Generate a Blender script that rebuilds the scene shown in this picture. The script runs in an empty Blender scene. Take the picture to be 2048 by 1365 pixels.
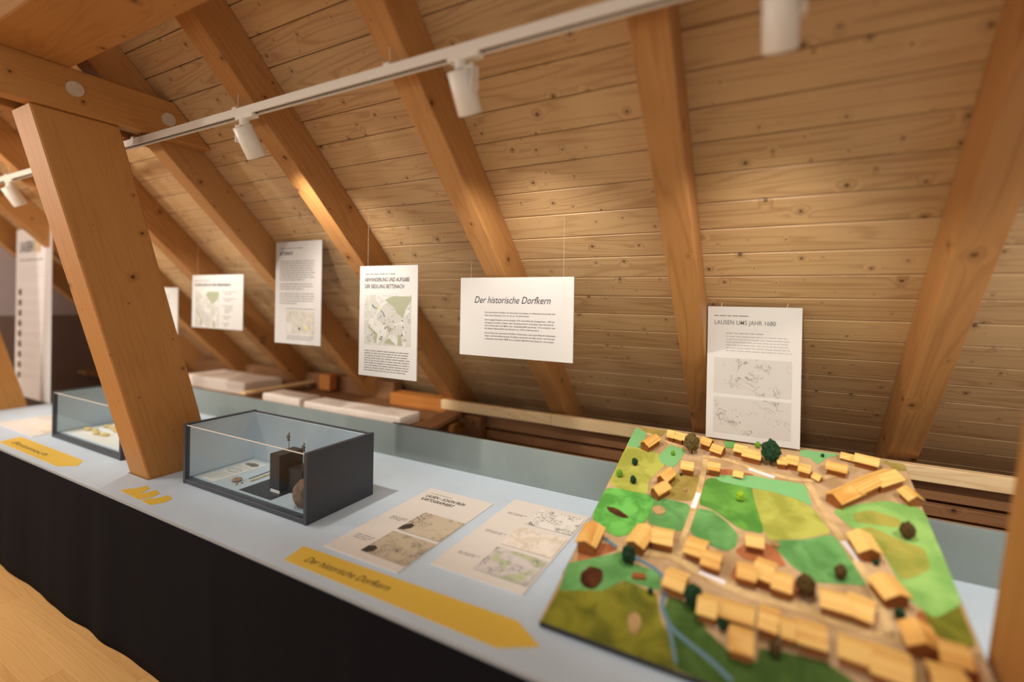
import bpy, bmesh, math, random
from mathutils import Vector, Matrix, noise
random.seed(7)
PI = math.pi
scn = bpy.context.scene
COL = scn.collection

# ---------------------------------------------------------------- camera, world, exposure
cam_d = bpy.data.cameras.new('camera')
cam = bpy.data.objects.new('camera', cam_d); COL.objects.link(cam)
scn.camera = cam
cam_d.sensor_width = 36.0
cam_d.lens = 958.7 / 2048 * 36.0
cam_d.shift_y = -(682.5 - 606.8) / 2048
YAW, PITCH, ROLL = math.radians(-28.329), math.radians(-0.18), math.radians(1.007)
fw = Vector((math.cos(PITCH)*math.sin(YAW), math.cos(PITCH)*math.cos(YAW), math.sin(PITCH)))
rt = Vector((math.cos(YAW), -math.sin(YAW), 0)); up = rt.cross(fw)
r2 = math.cos(ROLL)*rt + math.sin(ROLL)*up
u2 = -math.sin(ROLL)*rt + math.cos(ROLL)*up
M = Matrix((r2, u2, -fw)).transposed().to_4x4(); M.translation = (0, 0, 1.65)
cam.matrix_world = M
cam_d.clip_start = 0.05
cam_d.dof.use_dof = True
cam_d.dof.focus_distance = 2.25
cam_d.dof.aperture_fstop = 0.42

w = bpy.data.worlds.new('world'); scn.world = w; w.use_nodes = True
w.node_tree.nodes['Background'].inputs[0].default_value = (1.0, 0.92, 0.84, 1)
w.node_tree.nodes['Background'].inputs[1].default_value = 0.82
scn.view_settings.view_transform = 'Standard'
scn.view_settings.look = 'None'
scn.view_settings.gamma = 1.0
scn.view_settings.use_curve_mapping = False
scn.view_settings.exposure = 0.0
LAMP_W = 52.0
LAMP_COL = (1.0, 0.92, 0.81)
# unseen fill lights added to brighten the gable, far strut and banner
for nm, loc_, en in (('fill_light', (-6.15, -.9, 2.2), 90.), ('fill_light', (-4.5, -.5, 2.4), 80.), ('fill_light', (-3.6, -2.0, 2.5), 30.)):
    ld = bpy.data.lights.new(nm, 'POINT'); ld.energy = en; ld.color = LAMP_COL; ld.shadow_soft_size = .08
    lo = bpy.data.objects.new(nm, ld); COL.objects.link(lo); lo.location = loc_
# ---------------------------------------------------------------- helpers
def srgb(r, g, b):
    f = lambda c: (c/255/12.92) if c/255 <= 0.04045 else ((c/255+0.055)/1.055)**2.4
    return (f(r), f(g), f(b), 1.0)

class NT:
    def __init__(s, name):
        s.m = bpy.data.materials.new(name); s.m.use_nodes = True
        s.t = s.m.node_tree; s.n = s.t.nodes; s.l = s.t.links
        s.b = s.n['Principled BSDF']; s.out = s.n['Material Output']
    def node(s, typ, **kw):
        n = s.n.new(typ)
        for k, v in kw.items(): setattr(n, k, v)
        return n
    def link(s, a, b): s.l.new(a, b)
    def setin(s, inp, v):
        if hasattr(v, 'is_output'): s.l.new(v, inp)
        else: inp.default_value = v
    def math(s, op, a, b=None, c=None, clamp=False):
        n = s.node('ShaderNodeMath', operation=op); n.use_clamp = clamp
        s.setin(n.inputs[0], a)
        if b is not None: s.setin(n.inputs[1], b)
        if c is not None: s.setin(n.inputs[2], c)
        return n.outputs[0]
    def vmath(s, op, a, b):
        n = s.node('ShaderNodeVectorMath', operation=op)
        s.setin(n.inputs[0], a); s.setin(n.inputs[1], b)
        return n.outputs[0]
    def noise(s, vec, scale, detail=3, rough=.5, dist=0):
        n = s.node('ShaderNodeTexNoise'); s.setin(n.inputs['Vector'], vec)
        n.inputs['Scale'].default_value = scale; n.inputs['Detail'].default_value = detail
        n.inputs['Roughness'].default_value = rough; n.inputs['Distortion'].default_value = dist
        return n.outputs[0]
    def ramp(s, fac, stops):
        n = s.node('ShaderNodeValToRGB'); s.setin(n.inputs[0], fac)
        e = n.color_ramp.elements
        e[0].position, e[0].color = stops[0]; e[1].position, e[1].color = stops[-1]
        for p, c in stops[1:-1]:
            x = e.new(p); x.color = c
        return n.outputs[0]
    def mix(s, fac, a, b, mode='MIX'):
        n = s.node('ShaderNodeMix', data_type='RGBA', blend_type=mode)
        s.setin(n.inputs[0], fac); s.setin(n.inputs[6], a); s.setin(n.inputs[7], b)
        return n.outputs[2]
    def smooth(s, v, lo, hi, a=0., b=1.):
        n = s.node('ShaderNodeMapRange', interpolation_type='SMOOTHSTEP')
        s.setin(n.inputs[0], v); s.setin(n.inputs[1], lo); s.setin(n.inputs[2], hi)
        s.setin(n.inputs[3], a); s.setin(n.inputs[4], b)
        return n.outputs[0]
    def bump(s, h, strength, dist=.01):
        n = s.node('ShaderNodeBump'); n.inputs['Strength'].default_value = strength
        n.inputs['Distance'].default_value = dist; s.l.new(h, n.inputs['Height'])
        s.l.new(n.outputs[0], s.b.inputs['Normal'])

def wood(name, light, dark, knot, cell=7., kmax=.075, rough=.5, spec=.35, lines=.5, shiny=0):
    k = NT(name)
    tc = k.node('ShaderNodeTexCoord'); oi = k.node('ShaderNodeObjectInfo')
    r = k.math('MULTIPLY', oi.outputs['Random'], 37.3)
    cmb = k.node('ShaderNodeCombineXYZ')
    for i in range(3): k.link(r, cmb.inputs[i])
    p = k.vmath('ADD', tc.outputs['Object'], cmb.outputs[0])
    sep = k.node('ShaderNodeSeparateXYZ'); k.link(p, sep.inputs[0])
    yz = k.math('ADD', sep.outputs[1], sep.outputs[2])
    c2 = k.node('ShaderNodeCombineXYZ'); k.link(sep.outputs[0], c2.inputs[0]); k.link(yz, c2.inputs[1])
    v = k.node('ShaderNodeTexVoronoi', voronoi_dimensions='2D', feature='F1')
    k.link(c2.outputs[0], v.inputs['Vector']); v.inputs['Scale'].default_value = cell
    d = v.outputs['Distance']
    sc = k.node('ShaderNodeSeparateColor'); k.link(v.outputs['Color'], sc.inputs[0])
    rr = k.math('MULTIPLY', k.math('POWER', sc.outputs[0], 2.2), kmax)
    rr = k.math('ADD', rr, .008)
    kn = k.smooth(d, k.math('MULTIPLY', rr, .55), rr, 1., 0.)
    halo = k.smooth(d, rr, k.math('MULTIPLY', rr, 3.2), 1., 0.)
    near = k.smooth(d, 0., k.math('ADD', k.math('MULTIPLY', rr, 5.), .02), 1., 0.)
    st = k.vmath('MULTIPLY', p, (.55, 7., 7.))
    low = k.noise(st, 1., 2, .4)
    con = k.math('ADD', k.math('MULTIPLY', low, 15.), k.math('MULTIPLY', near, 1.3))
    fr = k.math('FRACT', con)
    ln = k.math('ABSOLUTE', k.math('SUBTRACT', fr, .5))
    ln = k.smooth(ln, .25, .5, 0., 1.)
    fine = k.noise(k.vmath('MULTIPLY', p, (2.5, 90., 90.)), 1., 3, .6)
    big = k.noise(k.vmath('MULTIPLY', p, (.9, 3., 3.)), 1., 3, .5)
    f = k.math('ADD', k.math('MULTIPLY', ln, .3*lines), k.math('MULTIPLY', fine, .35))
    f = k.math('ADD', f, k.math('MULTIPLY', big, .35))
    f = k.math('ADD', f, k.math('MULTIPLY', sc.outputs[1], .03))
    f = k.math('ADD', f, k.math('MULTIPLY', oi.outputs['Random'], .25))
    f = k.smooth(f, .3, 1.05)
    col = k.mix(f, light, dark)
    col = k.mix(k.math('MULTIPLY', halo, .22), col, knot)
    col = k.mix(k.math('MULTIPLY', kn, .85), col, knot)
    k.link(col, k.b.inputs['Base Color'])
    k.b.inputs['Roughness'].default_value = rough
    k.b.inputs['Specular IOR Level'].default_value = spec
    k.bump(k.math('ADD', fine, k.math('MULTIPLY', ln, .5)), .12, .004)
    return k.m

def plain(name, col, rough=.6, spec=.3, metal=0., mott=0., scale=30., bump=0.):
    k = NT(name)
    tc = k.node('ShaderNodeTexCoord')
    if mott or bump:
        n = k.noise(tc.outputs['Object'], scale, 4, .6)
    if mott:
        c2 = (col[0]*(1-mott), col[1]*(1-mott), col[2]*(1-mott), 1)
        k.link(k.mix(k.smooth(n, .35, .68), col, c2), k.b.inputs['Base Color'])
    else: k.b.inputs['Base Color'].default_value = col
    if bump: k.bump(n, bump, .003)
    k.b.inputs['Roughness'].default_value = rough
    k.b.inputs['Specular IOR Level'].default_value = spec
    k.b.inputs['Metallic'].default_value = metal
    return k.m

def felt(name, c1, c2, scale=9.):
    k = NT(name); tc = k.node('ShaderNodeTexCoord')
    n = k.noise(tc.outputs['Object'], scale, 3, .55, .6)
    n2 = k.noise(tc.outputs['Object'], 160., 2, .6)
    c = k.mix(k.smooth(n, .35, .65), c1, (c2[0]*.82, c2[1]*.85, c2[2]*.8, 1))
    c = k.mix(k.math('MULTIPLY', n2, .25), c, (c2[0]*.5, c2[1]*.5, c2[2]*.5, 1))
    k.link(c, k.b.inputs['Base Color']); k.b.inputs['Roughness'].default_value = .9
    k.b.inputs['Specular IOR Level'].default_value = .1
    k.bump(n2, .4, .002)
    return k.m

def print_mat(name, paper, ink, scale, bands=6., width=.16, blot=.0, tint=None):
    """printed map: thin contour-like ink lines on paper, optional dark blots / coloured areas"""
    k = NT(name); tc = k.node('ShaderNodeTexCoord')
    n = k.noise(tc.outputs['Object'], scale, 3, .55, .8)
    ln = k.math('ABSOLUTE', k.math('SUBTRACT', k.math('FRACT', k.math('MULTIPLY', n, bands)), .5))
    ln = k.smooth(ln, .5-width, .5)
    patch = k.smooth(k.noise(tc.outputs['Object'], scale*.6, 2), .42, .6)
    f = k.math('MULTIPLY', ln, patch)
    base = paper
    if tint:
        base = k.mix(k.smooth(k.noise(tc.outputs['Object'], scale*.45, 2, .5, 1.), .48, .58), paper, tint)
    c = k.mix(k.math('MULTIPLY', f, .8), base, ink)
    if blot:
        b = k.smooth(k.noise(tc.outputs['Object'], scale*.9, 4, .7), .62-blot*.1, .72)
        c = k.mix(k.math('MULTIPLY', b, .8), c, ink)
    k.link(c, k.b.inputs['Base Color']); k.b.inputs['Roughness'].default_value = .6
    return k.m

def glass_mat(name, tint=(.95, .98, .99, 1), base=.02):
    k = NT(name); k.n.remove(k.b)
    tr = k.node('ShaderNodeBsdfTransparent'); tr.inputs[0].default_value = tint
    gl = k.node('ShaderNodeBsdfGlossy'); gl.inputs['Roughness'].default_value = .02
    lw = k.node('ShaderNodeLayerWeight'); lw.inputs[0].default_value = .5
    f5 = k.math('MULTIPLY', k.math('POWER', lw.outputs['Facing'], 5.), .4)
    mx = k.node('ShaderNodeMixShader')
    k.link(k.math('ADD', f5, base*.5, clamp=True), mx.inputs[0])
    k.link(tr.outputs[0], mx.inputs[1]); k.link(gl.outputs[0], mx.inputs[2])
    k.link(mx.outputs[0], k.out.inputs[0])
    return k.m

def tag(o, label=None, cat=None, group=None, kind=None):
    if label: o['label'] = label
    if cat: o['category'] = cat
    if group: o['group'] = group
    if kind: o['kind'] = kind
    return o

def empty(name, loc=(0, 0, 0), rot=(0, 0, 0), label=None, cat=None, group=None):
    o = bpy.data.objects.new(name, None); COL.objects.link(o)
    o.location = loc; o.rotation_euler = rot; o.empty_display_size = .05
    return tag(o, label, cat, group)

def obj(name, me, mat=None, parent=None, loc=(0, 0, 0), rot=(0, 0, 0), smooth=False):
    if isinstance(me, bmesh.types.BMesh):
        bm = me; me = bpy.data.meshes.new(name); bm.to_mesh(me); bm.free()
    o = bpy.data.objects.new(name, me); COL.objects.link(o)
    if mat and not me.materials: me.materials.append(mat)
    if smooth:
        for p in me.polygons: p.use_smooth = True
    o.location = loc; o.rotation_euler = rot
    if parent: o.parent = parent
    return o

def box_bm(x0, x1, y0, y1, z0, z1, bev=0., bm=None, seg=1):
    own = bm is None
    b = bmesh.new()
    vs = [b.verts.new((x, y, z)) for x in (x0, x1) for y in (y0, y1) for z in (z0, z1)]
    for f in ((0, 1, 3, 2), (4, 6, 7, 5), (0, 4, 5, 1), (2, 3, 7, 6), (0, 2, 6, 4), (1, 5, 7, 3)):
        b.faces.new([vs[i] for i in f])
    if bev: bmesh.ops.bevel(b, geom=b.edges[:], offset=bev, segments=seg, affect='EDGES', profile=.5)
    if own: return b
    tmp = bpy.data.meshes.new('t'); b.to_mesh(tmp); b.free(); bm.from_mesh(tmp); bpy.data.meshes.remove(tmp)
    return bm

def hexa(name, verts, axis, mat, parent=None, bev=.004):
    """8 world-space corners (same order as box_bm); object gets local X along axis so that the grain follows"""
    c = sum((Vector(v) for v in verts), Vector())/8
    ax = Vector(axis).normalized(); ref = Vector((1, 0, 0)) if abs(ax.x) < .9 else Vector((0, 0, 1))
    y = ref.cross(ax).normalized(); z = ax.cross(y)
    R = Matrix((ax, y, z)).transposed().to_4x4(); R.translation = c
    inv = R.inverted()
    b = bmesh.new(); vs = [b.verts.new(inv @ Vector(v)) for v in verts]
    for f in ((0, 1, 3, 2), (4, 6, 7, 5), (0, 4, 5, 1), (2, 3, 7, 6), (0, 2, 6, 4), (1, 5, 7, 3)):
        b.faces.new([vs[i] for i in f])
    bmesh.ops.recalc_face_normals(b, faces=b.faces[:])
    if bev: bmesh.ops.bevel(b, geom=b.edges[:], offset=bev, segments=1, affect='EDGES')
    o = obj(name, b, mat)
    if parent:
        o.parent = parent; o.matrix_parent_inverse = Matrix.Identity(4)
        bpy.context.view_layer.update()
        o.matrix_local = parent.matrix_world.inverted() @ R
    else: o.matrix_world = R
    return o

def wbox(name, x0, x1, y0, y1, z0, z1, mat, axis=(1, 0, 0), parent=None, bev=.003):
    return hexa(name, [(x, y, z) for x in (x0, x1) for y in (y0, y1) for z in (z0, z1)], axis, mat, parent, bev)

def cyl_bm(r, h, n=24, r2=None, cap=True, bm=None, mat4=None):
    b = bm or bmesh.new()
    bmesh.ops.create_cone(b, cap_ends=cap, segments=n, radius1=r, radius2=r if r2 is None else r2, depth=h,
                          matrix=(mat4 or Matrix.Identity(4)) @ Matrix.Translation((0, 0, h/2)))
    return b

def tube_bm(p0, p1, r, n=8, bm=None):
    b = bm or bmesh.new(); p0, p1 = Vector(p0), Vector(p1); d = p1-p0
    q = Vector((0, 0, 1)).rotation_difference(d.normalized()).to_matrix().to_4x4(); q.translation = p0
    return cyl_bm(r, d.length, n, bm=b, mat4=q)

def poly_bm(pts, z0, z1, bm=None):
    b = bm or bmesh.new()
    a = [b.verts.new((x, y, z0)) for x, y in pts]; c = [b.verts.new((x, y, z1)) for x, y in pts]
    b.faces.new(c); b.faces.new(a[::-1])
    for i in range(len(pts)):
        j = (i+1) % len(pts); b.faces.new((a[i], a[j], c[j], c[i]))
    bmesh.ops.recalc_face_normals(b, faces=b.faces[:])
    return b

def text_bm(s, x0, y0, width, cap, z=.0, shear=0., offset=0., font_w=None):
    """built-in font outline, fitted to a width and a cap height; baseline at y0"""
    cu = bpy.data.curves.new('t', 'FONT'); cu.body = s; cu.size = 1.; cu.resolution_u = 3
    cu.shear = shear; cu.offset = offset; cu.fill_mode = 'FRONT'
    o = bpy.data.objects.new('t', cu); COL.objects.link(o)
    dg = bpy.context.evaluated_depsgraph_get()
    me = bpy.data.meshes.new_from_object(o.evaluated_get(dg))
    xs = [v.co.x for v in me.vertices]
    sx = width/(max(xs)-min(xs)); mn = min(xs); sy = cap/.73
    for v in me.vertices: v.co = (x0+(v.co.x-mn)*sx, y0+v.co.y*sy, z)
    bpy.data.objects.remove(o); bpy.data.curves.remove(cu)
    return me

def join_me(name, meshes):
    b = bmesh.new()
    for m in meshes: b.from_mesh(m); bpy.data.meshes.remove(m)
    return b

def word_lines(x0, x1, ytop, pitch, n, h, z, last=.5, seed=0, bm=None):
    """unreadably small print: rows of word-sized bars"""
    rnd = random.Random(seed); b = bm or bmesh.new()
    for i in range(n):
        y = ytop-i*pitch; end = x1-rnd.random()*.06*(x1-x0)
        if i == n-1: end = x0+(x1-x0)*last
        x = x0
        while x < end:
            w_ = min(h*(1.5+rnd.random()*5), end-x)
            if w_ > h*.5:
                vs = [b.verts.new(c) for c in ((x, y-h*.5, z), (x+w_, y-h*.5, z), (x+w_, y+h*.1, z), (x, y+h*.1, z))]
                b.faces.new(vs)
            x += w_+h*.7
    return b

# ---------------------------------------------------------------- materials
W_BOARD = wood('spruce_boards', srgb(206, 171, 124), srgb(172, 133, 90), srgb(84, 54, 30), 8.5, .08, .5, .5, .9)
W_RAFT = wood('rafter_timber', srgb(190, 138, 82), srgb(156, 106, 58), srgb(90, 54, 26), 5., .075, .55, .3, .6)
W_BEAM = wood('glulam_timber', srgb(186, 132, 72), srgb(152, 100, 48), srgb(76, 46, 22), 4.2, .05, .6, .25, .5)
W_FLOOR = wood('floor_boards', srgb(244, 192, 122), srgb(218, 160, 94), srgb(140, 95, 50), 2., .01, .4, .4, .4)
W_NEW = wood('new_batten_wood', srgb(240, 210, 164), srgb(216, 180, 130), srgb(140, 96, 56), 3., .02, .6, .2, .9)
W_DARK = wood('eave_timber', srgb(146, 104, 70), srgb(110, 75, 48), srgb(60, 34, 18), 5., .08, .7, .2, .6)
W_ORANGE = wood('orange_timber', srgb(206, 138, 70), srgb(176, 106, 46), srgb(110, 60, 25), 5., .04, .6, .2, .5)
M_TABLE = plain('pale_blue_grey_paint', srgb(202, 219, 234), .5, .35, 0, .06, 3.)
M_TABEDGE = plain('table_edge_grey', srgb(170, 172, 172), .6, .3)
M_UPST = plain('grey_green_board', srgb(138, 148, 145), .65, .25, 0, .08, 4.)
M_CLOTH = plain('black_cloth', srgb(22, 21, 25), .95, .1, 0, .2, 200., .2)
M_WHITE = plain('white_foam_board', srgb(204, 202, 199), .6, .25)
M_SHEET = plain('cream_board', srgb(226, 221, 214), .6, .25)
M_INK = plain('black_ink', srgb(45, 44, 46), .7, .2)
M_GREYINK = plain('grey_ink', srgb(120, 118, 116), .8, .2)
M_PALEINK = plain('pale_grey_ink', srgb(168, 160, 156), .8, .2)
M_LAMP = plain('white_lamp_enamel', srgb(232, 226, 214), .35, .4)
M_SLOT = plain('dark_track_slot', srgb(50, 50, 52), .5, .4)
M_CASE = plain('anthracite_board', srgb(64, 66, 72), .45, .4, 0, .12, 60.)
M_CASEIN = plain('case_lining_grey_blue', srgb(186, 198, 206), .55, .3)
M_GLASS = glass_mat('case_glass')
M_YEL = plain('yellow_vinyl', srgb(232, 194, 76), .45, .35)
M_PLASTER = plain('lavender_plaster', srgb(190, 180, 182), .9, .1, 0, .08, 2.)
M_PLASTER2 = plain('brown_grey_panel', srgb(132, 112, 102), .9, .1, 0, .1, 2.)
M_FOAM = plain('white_foam', srgb(238, 226, 214), .85, .15, 0, .08, 40., .6)
M_PLUG = plain('birch_plug', srgb(206, 190, 168), .6, .2, 0, .12, 60.)
M_WIRE = plain('thin_wire', srgb(215, 200, 178), .4, .4)
M_BRONZE = plain('bronze', srgb(96, 80, 58), .5, .4, .4, .3, 200.)
M_BLACK = plain('black_plinth', srgb(28, 24, 27), .35, .4)
M_CLAY = plain('fired_clay', srgb(176, 142, 112), .85, .15, 0, .3, 60., .8)
M_CLAYD = plain('brown_stone', srgb(140, 108, 88), .9, .15, 0, .4, 40., 1.)
M_STRAW = plain('straw_yellow', srgb(226, 200, 140), .8, .15, 0, .2, 60.)
FIELDS={
 'mint_corner':[(-0.576, 1.157), (-0.514, 1.114), (-0.512, 0.969), (-0.582, 0.984)],
 'olive_back':[(-0.563, 1.174), (-0.432, 1.173), (-0.443, 1.105), (-0.515, 1.118)],
 'olive_left':[(-0.584, 0.974), (-0.51, 0.979), (-0.434, 0.967), (-0.382, 0.876), (-0.427, 0.749), (-0.409, 0.665), (-0.497, 0.662), (-0.574, 0.679)],
 'mint_square':[(-0.391, 1.051), (-0.322, 1.019), (-0.332, 0.932), (-0.351, 0.871), (-0.406, 0.892), (-0.424, 0.936)],
 'bright':[(-0.574, 0.663), (-0.38, 0.662), (-0.383, 0.51), (-0.418, 0.431), (-0.457, 0.401), (-0.516, 0.416), (-0.576, 0.47)],
 'dry':[(-0.35, 0.84), (-0.239, 0.847), (-0.246, 0.67), (-0.404, 0.66), (-0.381, 0.681), (-0.352, 0.739)],
 'grass_mid':[(-0.381, 0.662), (-0.248, 0.657), (-0.252, 0.512), (-0.289, 0.488), (-0.382, 0.509)],
 'grass_lens':[(-0.225, 0.644), (-0.173, 0.647), (-0.118, 0.598), (-0.082, 0.548), (-0.088, 0.486), (-0.113, 0.457), (-0.171, 0.47), (-0.235, 0.508)],
 'mead':[(-0.216, 0.848), (-0.052, 0.834), (-0.042, 0.76), (-0.003, 0.581), (-0.079, 0.579), (-0.174, 0.654), (-0.224, 0.667)],
 'mintband':[(-0.195, 0.865), (-0.055, 0.908), (0.01, 0.905), (0.128, 0.911), (0.145, 0.78), (0.1, 0.808), (0.011, 0.827), (-0.052, 0.825), (-0.164, 0.83)],
 'yellow':[(-0.052, 0.822), (0.026, 0.838), (0.1, 0.808), (0.147, 0.767), (0.172, 0.708), (0.19, 0.659), (0.119, 0.606), (0.012, 0.557), (-0.003, 0.581), (-0.037, 0.731)],
 'green_low':[(0.012, 0.555), (0.119, 0.601), (0.189, 0.651), (0.216, 0.616), (0.27, 0.459), (0.211, 0.442), (0.132, 0.419), (0.072, 0.463), (0.035, 0.514)],
 'right_mint':[(0.201, 0.777), (0.292, 0.848), (0.37, 0.892), (0.458, 0.889), (0.482, 0.862), (0.484, 0.758), (0.478, 0.585), (0.472, 0.474), (0.397, 0.395), (0.349, 0.443), (0.336, 0.531), (0.318, 0.629), (0.254, 0.699)],
 'right_yel':[(0.253, 0.689), (0.304, 0.73), (0.376, 0.691), (0.434, 0.672), (0.43, 0.586), (0.37, 0.524), (0.345, 0.515), (0.318, 0.629)],
 'right_yel2':[(0.262, 0.78), (0.317, 0.821), (0.396, 0.801), (0.387, 0.752), (0.306, 0.743), (0.264, 0.738)],
 'right_olive':[(0.376, 0.416), (0.429, 0.465), (0.464, 0.497), (0.464, 0.332), (0.413, 0.333), (0.382, 0.345)],
 'bl_green':[(-0.575, 0.231), (-0.428, 0.338), (-0.379, 0.305), (-0.291, 0.297), (-0.278, 0.229), (-0.391, 0.226), (-0.436, 0.168), (-0.565, 0.118)],
 'bl_olive':[(-0.565, 0.118), (-0.436, 0.168), (-0.385, 0.228), (-0.286, 0.213), (-0.258, 0.13), (-0.219, 0.082), (-0.197, 0.001), (-0.571, -0.001)],
 'back_mint':[(0.123, 1.173), (0.258, 1.178), (0.25, 1.15), (0.215, 1.127), (0.18, 1.062), (0.157, 1.103), (0.12, 1.11)],
 'back_green':[(-0.178, 1.14), (-0.128, 1.148), (-0.121, 1.098), (-0.161, 1.085)],
 'corner_olive':[(0.397, 1.187), (0.48, 1.175), (0.478, 1.113), (0.434, 1.099), (0.416, 1.137)],
 'yard_olive':[(-0.337, 0.432), (-0.28, 0.443), (-0.265, 0.388), (-0.332, 0.377)],
 'dark':[(-0.252, 0.217), (-0.171, 0.214), (-0.141, 0.145), (-0.075, 0.1), (-0.016, 0.096), (-0.009, 0.139), (0.039, 0.152), (0.136, 0.161), (0.174, 0.142), (0.227, 0.104), (0.223, 0.014), (-0.138, -0.001), (-0.196, 0.004), (-0.22, 0.099), (-0.257, 0.151)],
}
STRIPS={
 'road1':([(-0.514, 1.114), (-0.459, 1.091), (-0.387, 1.052), (-0.315, 1.021)],0.016),
 'road2':([(-0.233, 0.971), (-0.23, 0.836), (-0.234, 0.662), (-0.243, 0.542), (-0.25, 0.451), (-0.25, 0.388)],0.02),
 'road3':([(0.135, 0.922), (0.155, 0.859), (0.181, 0.741), (0.221, 0.617), (0.246, 0.545), (0.271, 0.459), (0.283, 0.397), (0.286, 0.291)],0.024),
 'road4':([(-0.444, 0.353), (-0.355, 0.367), (-0.257, 0.378), (-0.178, 0.334), (-0.1, 0.314), (-0.037, 0.301), (0.059, 0.308), (0.167, 0.295), (0.306, 0.296)],0.03),
 'road5':([(-0.248, 0.988), (-0.16, 1.003), (-0.062, 0.959), (0.045, 0.933), (0.137, 0.927), (0.249, 1.018)],0.02),
 'stream':([(-0.511, 0.386), (-0.444, 0.353), (-0.394, 0.336), (-0.285, 0.3), (-0.261, 0.236), (-0.268, 0.182), (-0.235, 0.121), (-0.19, 0.094), (-0.117, 0.059), (-0.067, 0.024)],0.012),
 'brook':([(-0.239, 0.124), (-0.22, 0.083), (-0.198, 0.02)],0.009),
 'lab1':([(-0.232, 0.729), (-0.239, 0.635)],0.018),
 'lab2':([(-0.067, 0.95), (0.026, 0.92)],0.014),
 'lab3':([(0.219, 0.626), (0.252, 0.55)],0.017),
 'lab4':([(-0.181, 0.341), (-0.106, 0.323)],0.016),
}
HOUSES=[
 ((-0.49, 0.96),(-0.455, 1.037),0.06),
 ((-0.406, 1.089),(-0.378, 1.083),0.05),
 ((-0.373, 1.089),(-0.336, 1.077),0.062),
 ((-0.331, 1.069),(-0.299, 1.056),0.055),
 ((-0.254, 1.069),(-0.216, 1.055),0.06),
 ((-0.209, 1.031),(-0.166, 1.015),0.065),
 ((-0.31, 0.852),(-0.265, 0.852),0.06),
 ((-0.21, 0.881),(-0.168, 0.879),0.062),
 ((-0.122, 1.053),(-0.075, 1.043),0.06),
 ((-0.088, 1.023),(-0.022, 1.011),0.062),
 ((-0.117, 0.884),(-0.085, 0.881),0.035),
 ((-0.371, 0.728),(-0.346, 0.793),0.055),
 ((-0.381, 0.645),(-0.347, 0.702),0.055),
 ((0.036, 1.006),(0.066, 1.008),0.058),
 ((0.071, 1.017),(0.109, 1.011),0.062),
 ((0.113, 0.976),(0.149, 0.966),0.055),
 ((0.207, 1.023),(0.269, 1.011),0.06),
 ((0.266, 1.139),(0.311, 1.126),0.045),
 ((0.308, 1.106),(0.379, 1.088),0.05),
 ((0.207, 0.807),(0.283, 0.892),0.075),
 ((0.272, 0.876),(0.348, 0.964),0.07),
 ((0.341, 0.955),(0.417, 1.025),0.085),
 ((0.433, 0.936),(0.453, 0.885),0.055),
 ((0.16, 0.959),(0.181, 0.942),0.03),
 ((-0.532, 0.389),(-0.535, 0.293),0.085),
 ((-0.365, 0.441),(-0.384, 0.349),0.075),
 ((-0.337, 0.42),(-0.273, 0.423),0.085),
 ((-0.227, 0.416),(-0.169, 0.409),0.09),
 ((-0.174, 0.38),(-0.122, 0.375),0.08),
 ((-0.056, 0.502),(-0.008, 0.505),0.06),
 ((-0.073, 0.361),(-0.025, 0.361),0.075),
 ((-0.025, 0.388),(0.023, 0.379),0.095),
 ((0.02, 0.356),(0.068, 0.352),0.08),
 ((-0.264, 0.258),(-0.206, 0.25),0.085),
 ((-0.164, 0.197),(-0.117, 0.196),0.085),
 ((-0.115, 0.208),(-0.025, 0.207),0.07),
 ((-0.011, 0.211),(0.032, 0.208),0.09),
 ((0.039, 0.201),(0.07, 0.201),0.075),
 ((0.077, 0.198),(0.138, 0.198),0.085),
 ((-0.078, 0.117),(-0.025, 0.118),0.085),
 ((0.137, 0.338),(0.203, 0.336),0.075),
 ((0.2, 0.345),(0.255, 0.333),0.09),
 ((0.26, 0.635),(0.28, 0.557),0.075),
 ((0.29, 0.463),(0.319, 0.398),0.08),
 ((0.338, 0.324),(0.346, 0.258),0.08),
 ((0.372, 0.264),(0.428, 0.264),0.075),
 ((0.165, 0.197),(0.229, 0.192),0.08),
 ((0.228, 0.186),(0.304, 0.178),0.1),
 ((0.339, 0.18),(0.402, 0.182),0.09),
]
TREES=[
 ('dark',(-0.503, 0.84),0.03),
 ('light',(-0.542, 0.741),0.03),
 ('dark',(-0.479, 0.715),0.03),
 ('light',(-0.366, 0.963),0.02),
 ('ball_olive',(-0.293, 1.002),0.075),
 ('ball_dark',(0.013, 1.012),0.085),
 ('lime',(-0.086, 0.735),0.035),
 ('dark',(-0.311, 0.824),0.012),
 ('light',(-0.038, 1.143),0.025),
 ('dark',(0.2, 1.132),0.015),
 ('brown',(0.397, 0.708),0.05),
 ('brown',(0.196, 0.461),0.04),
 ('brown',(0.102, 0.36),0.06),
 ('dark',(0.317, 0.363),0.03),
 ('dark',(-0.392, 0.305),0.055),
 ('dark',(-0.302, 0.206),0.02),
 ('dark',(-0.181, 0.213),0.06),
 ('dark',(-0.099, 0.161),0.03),
 ('brown',(0.025, 0.135),0.035),
 ('light',(0.329, 0.919),0.02),
 ('dark',(0.294, 0.551),0.02),
]
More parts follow.
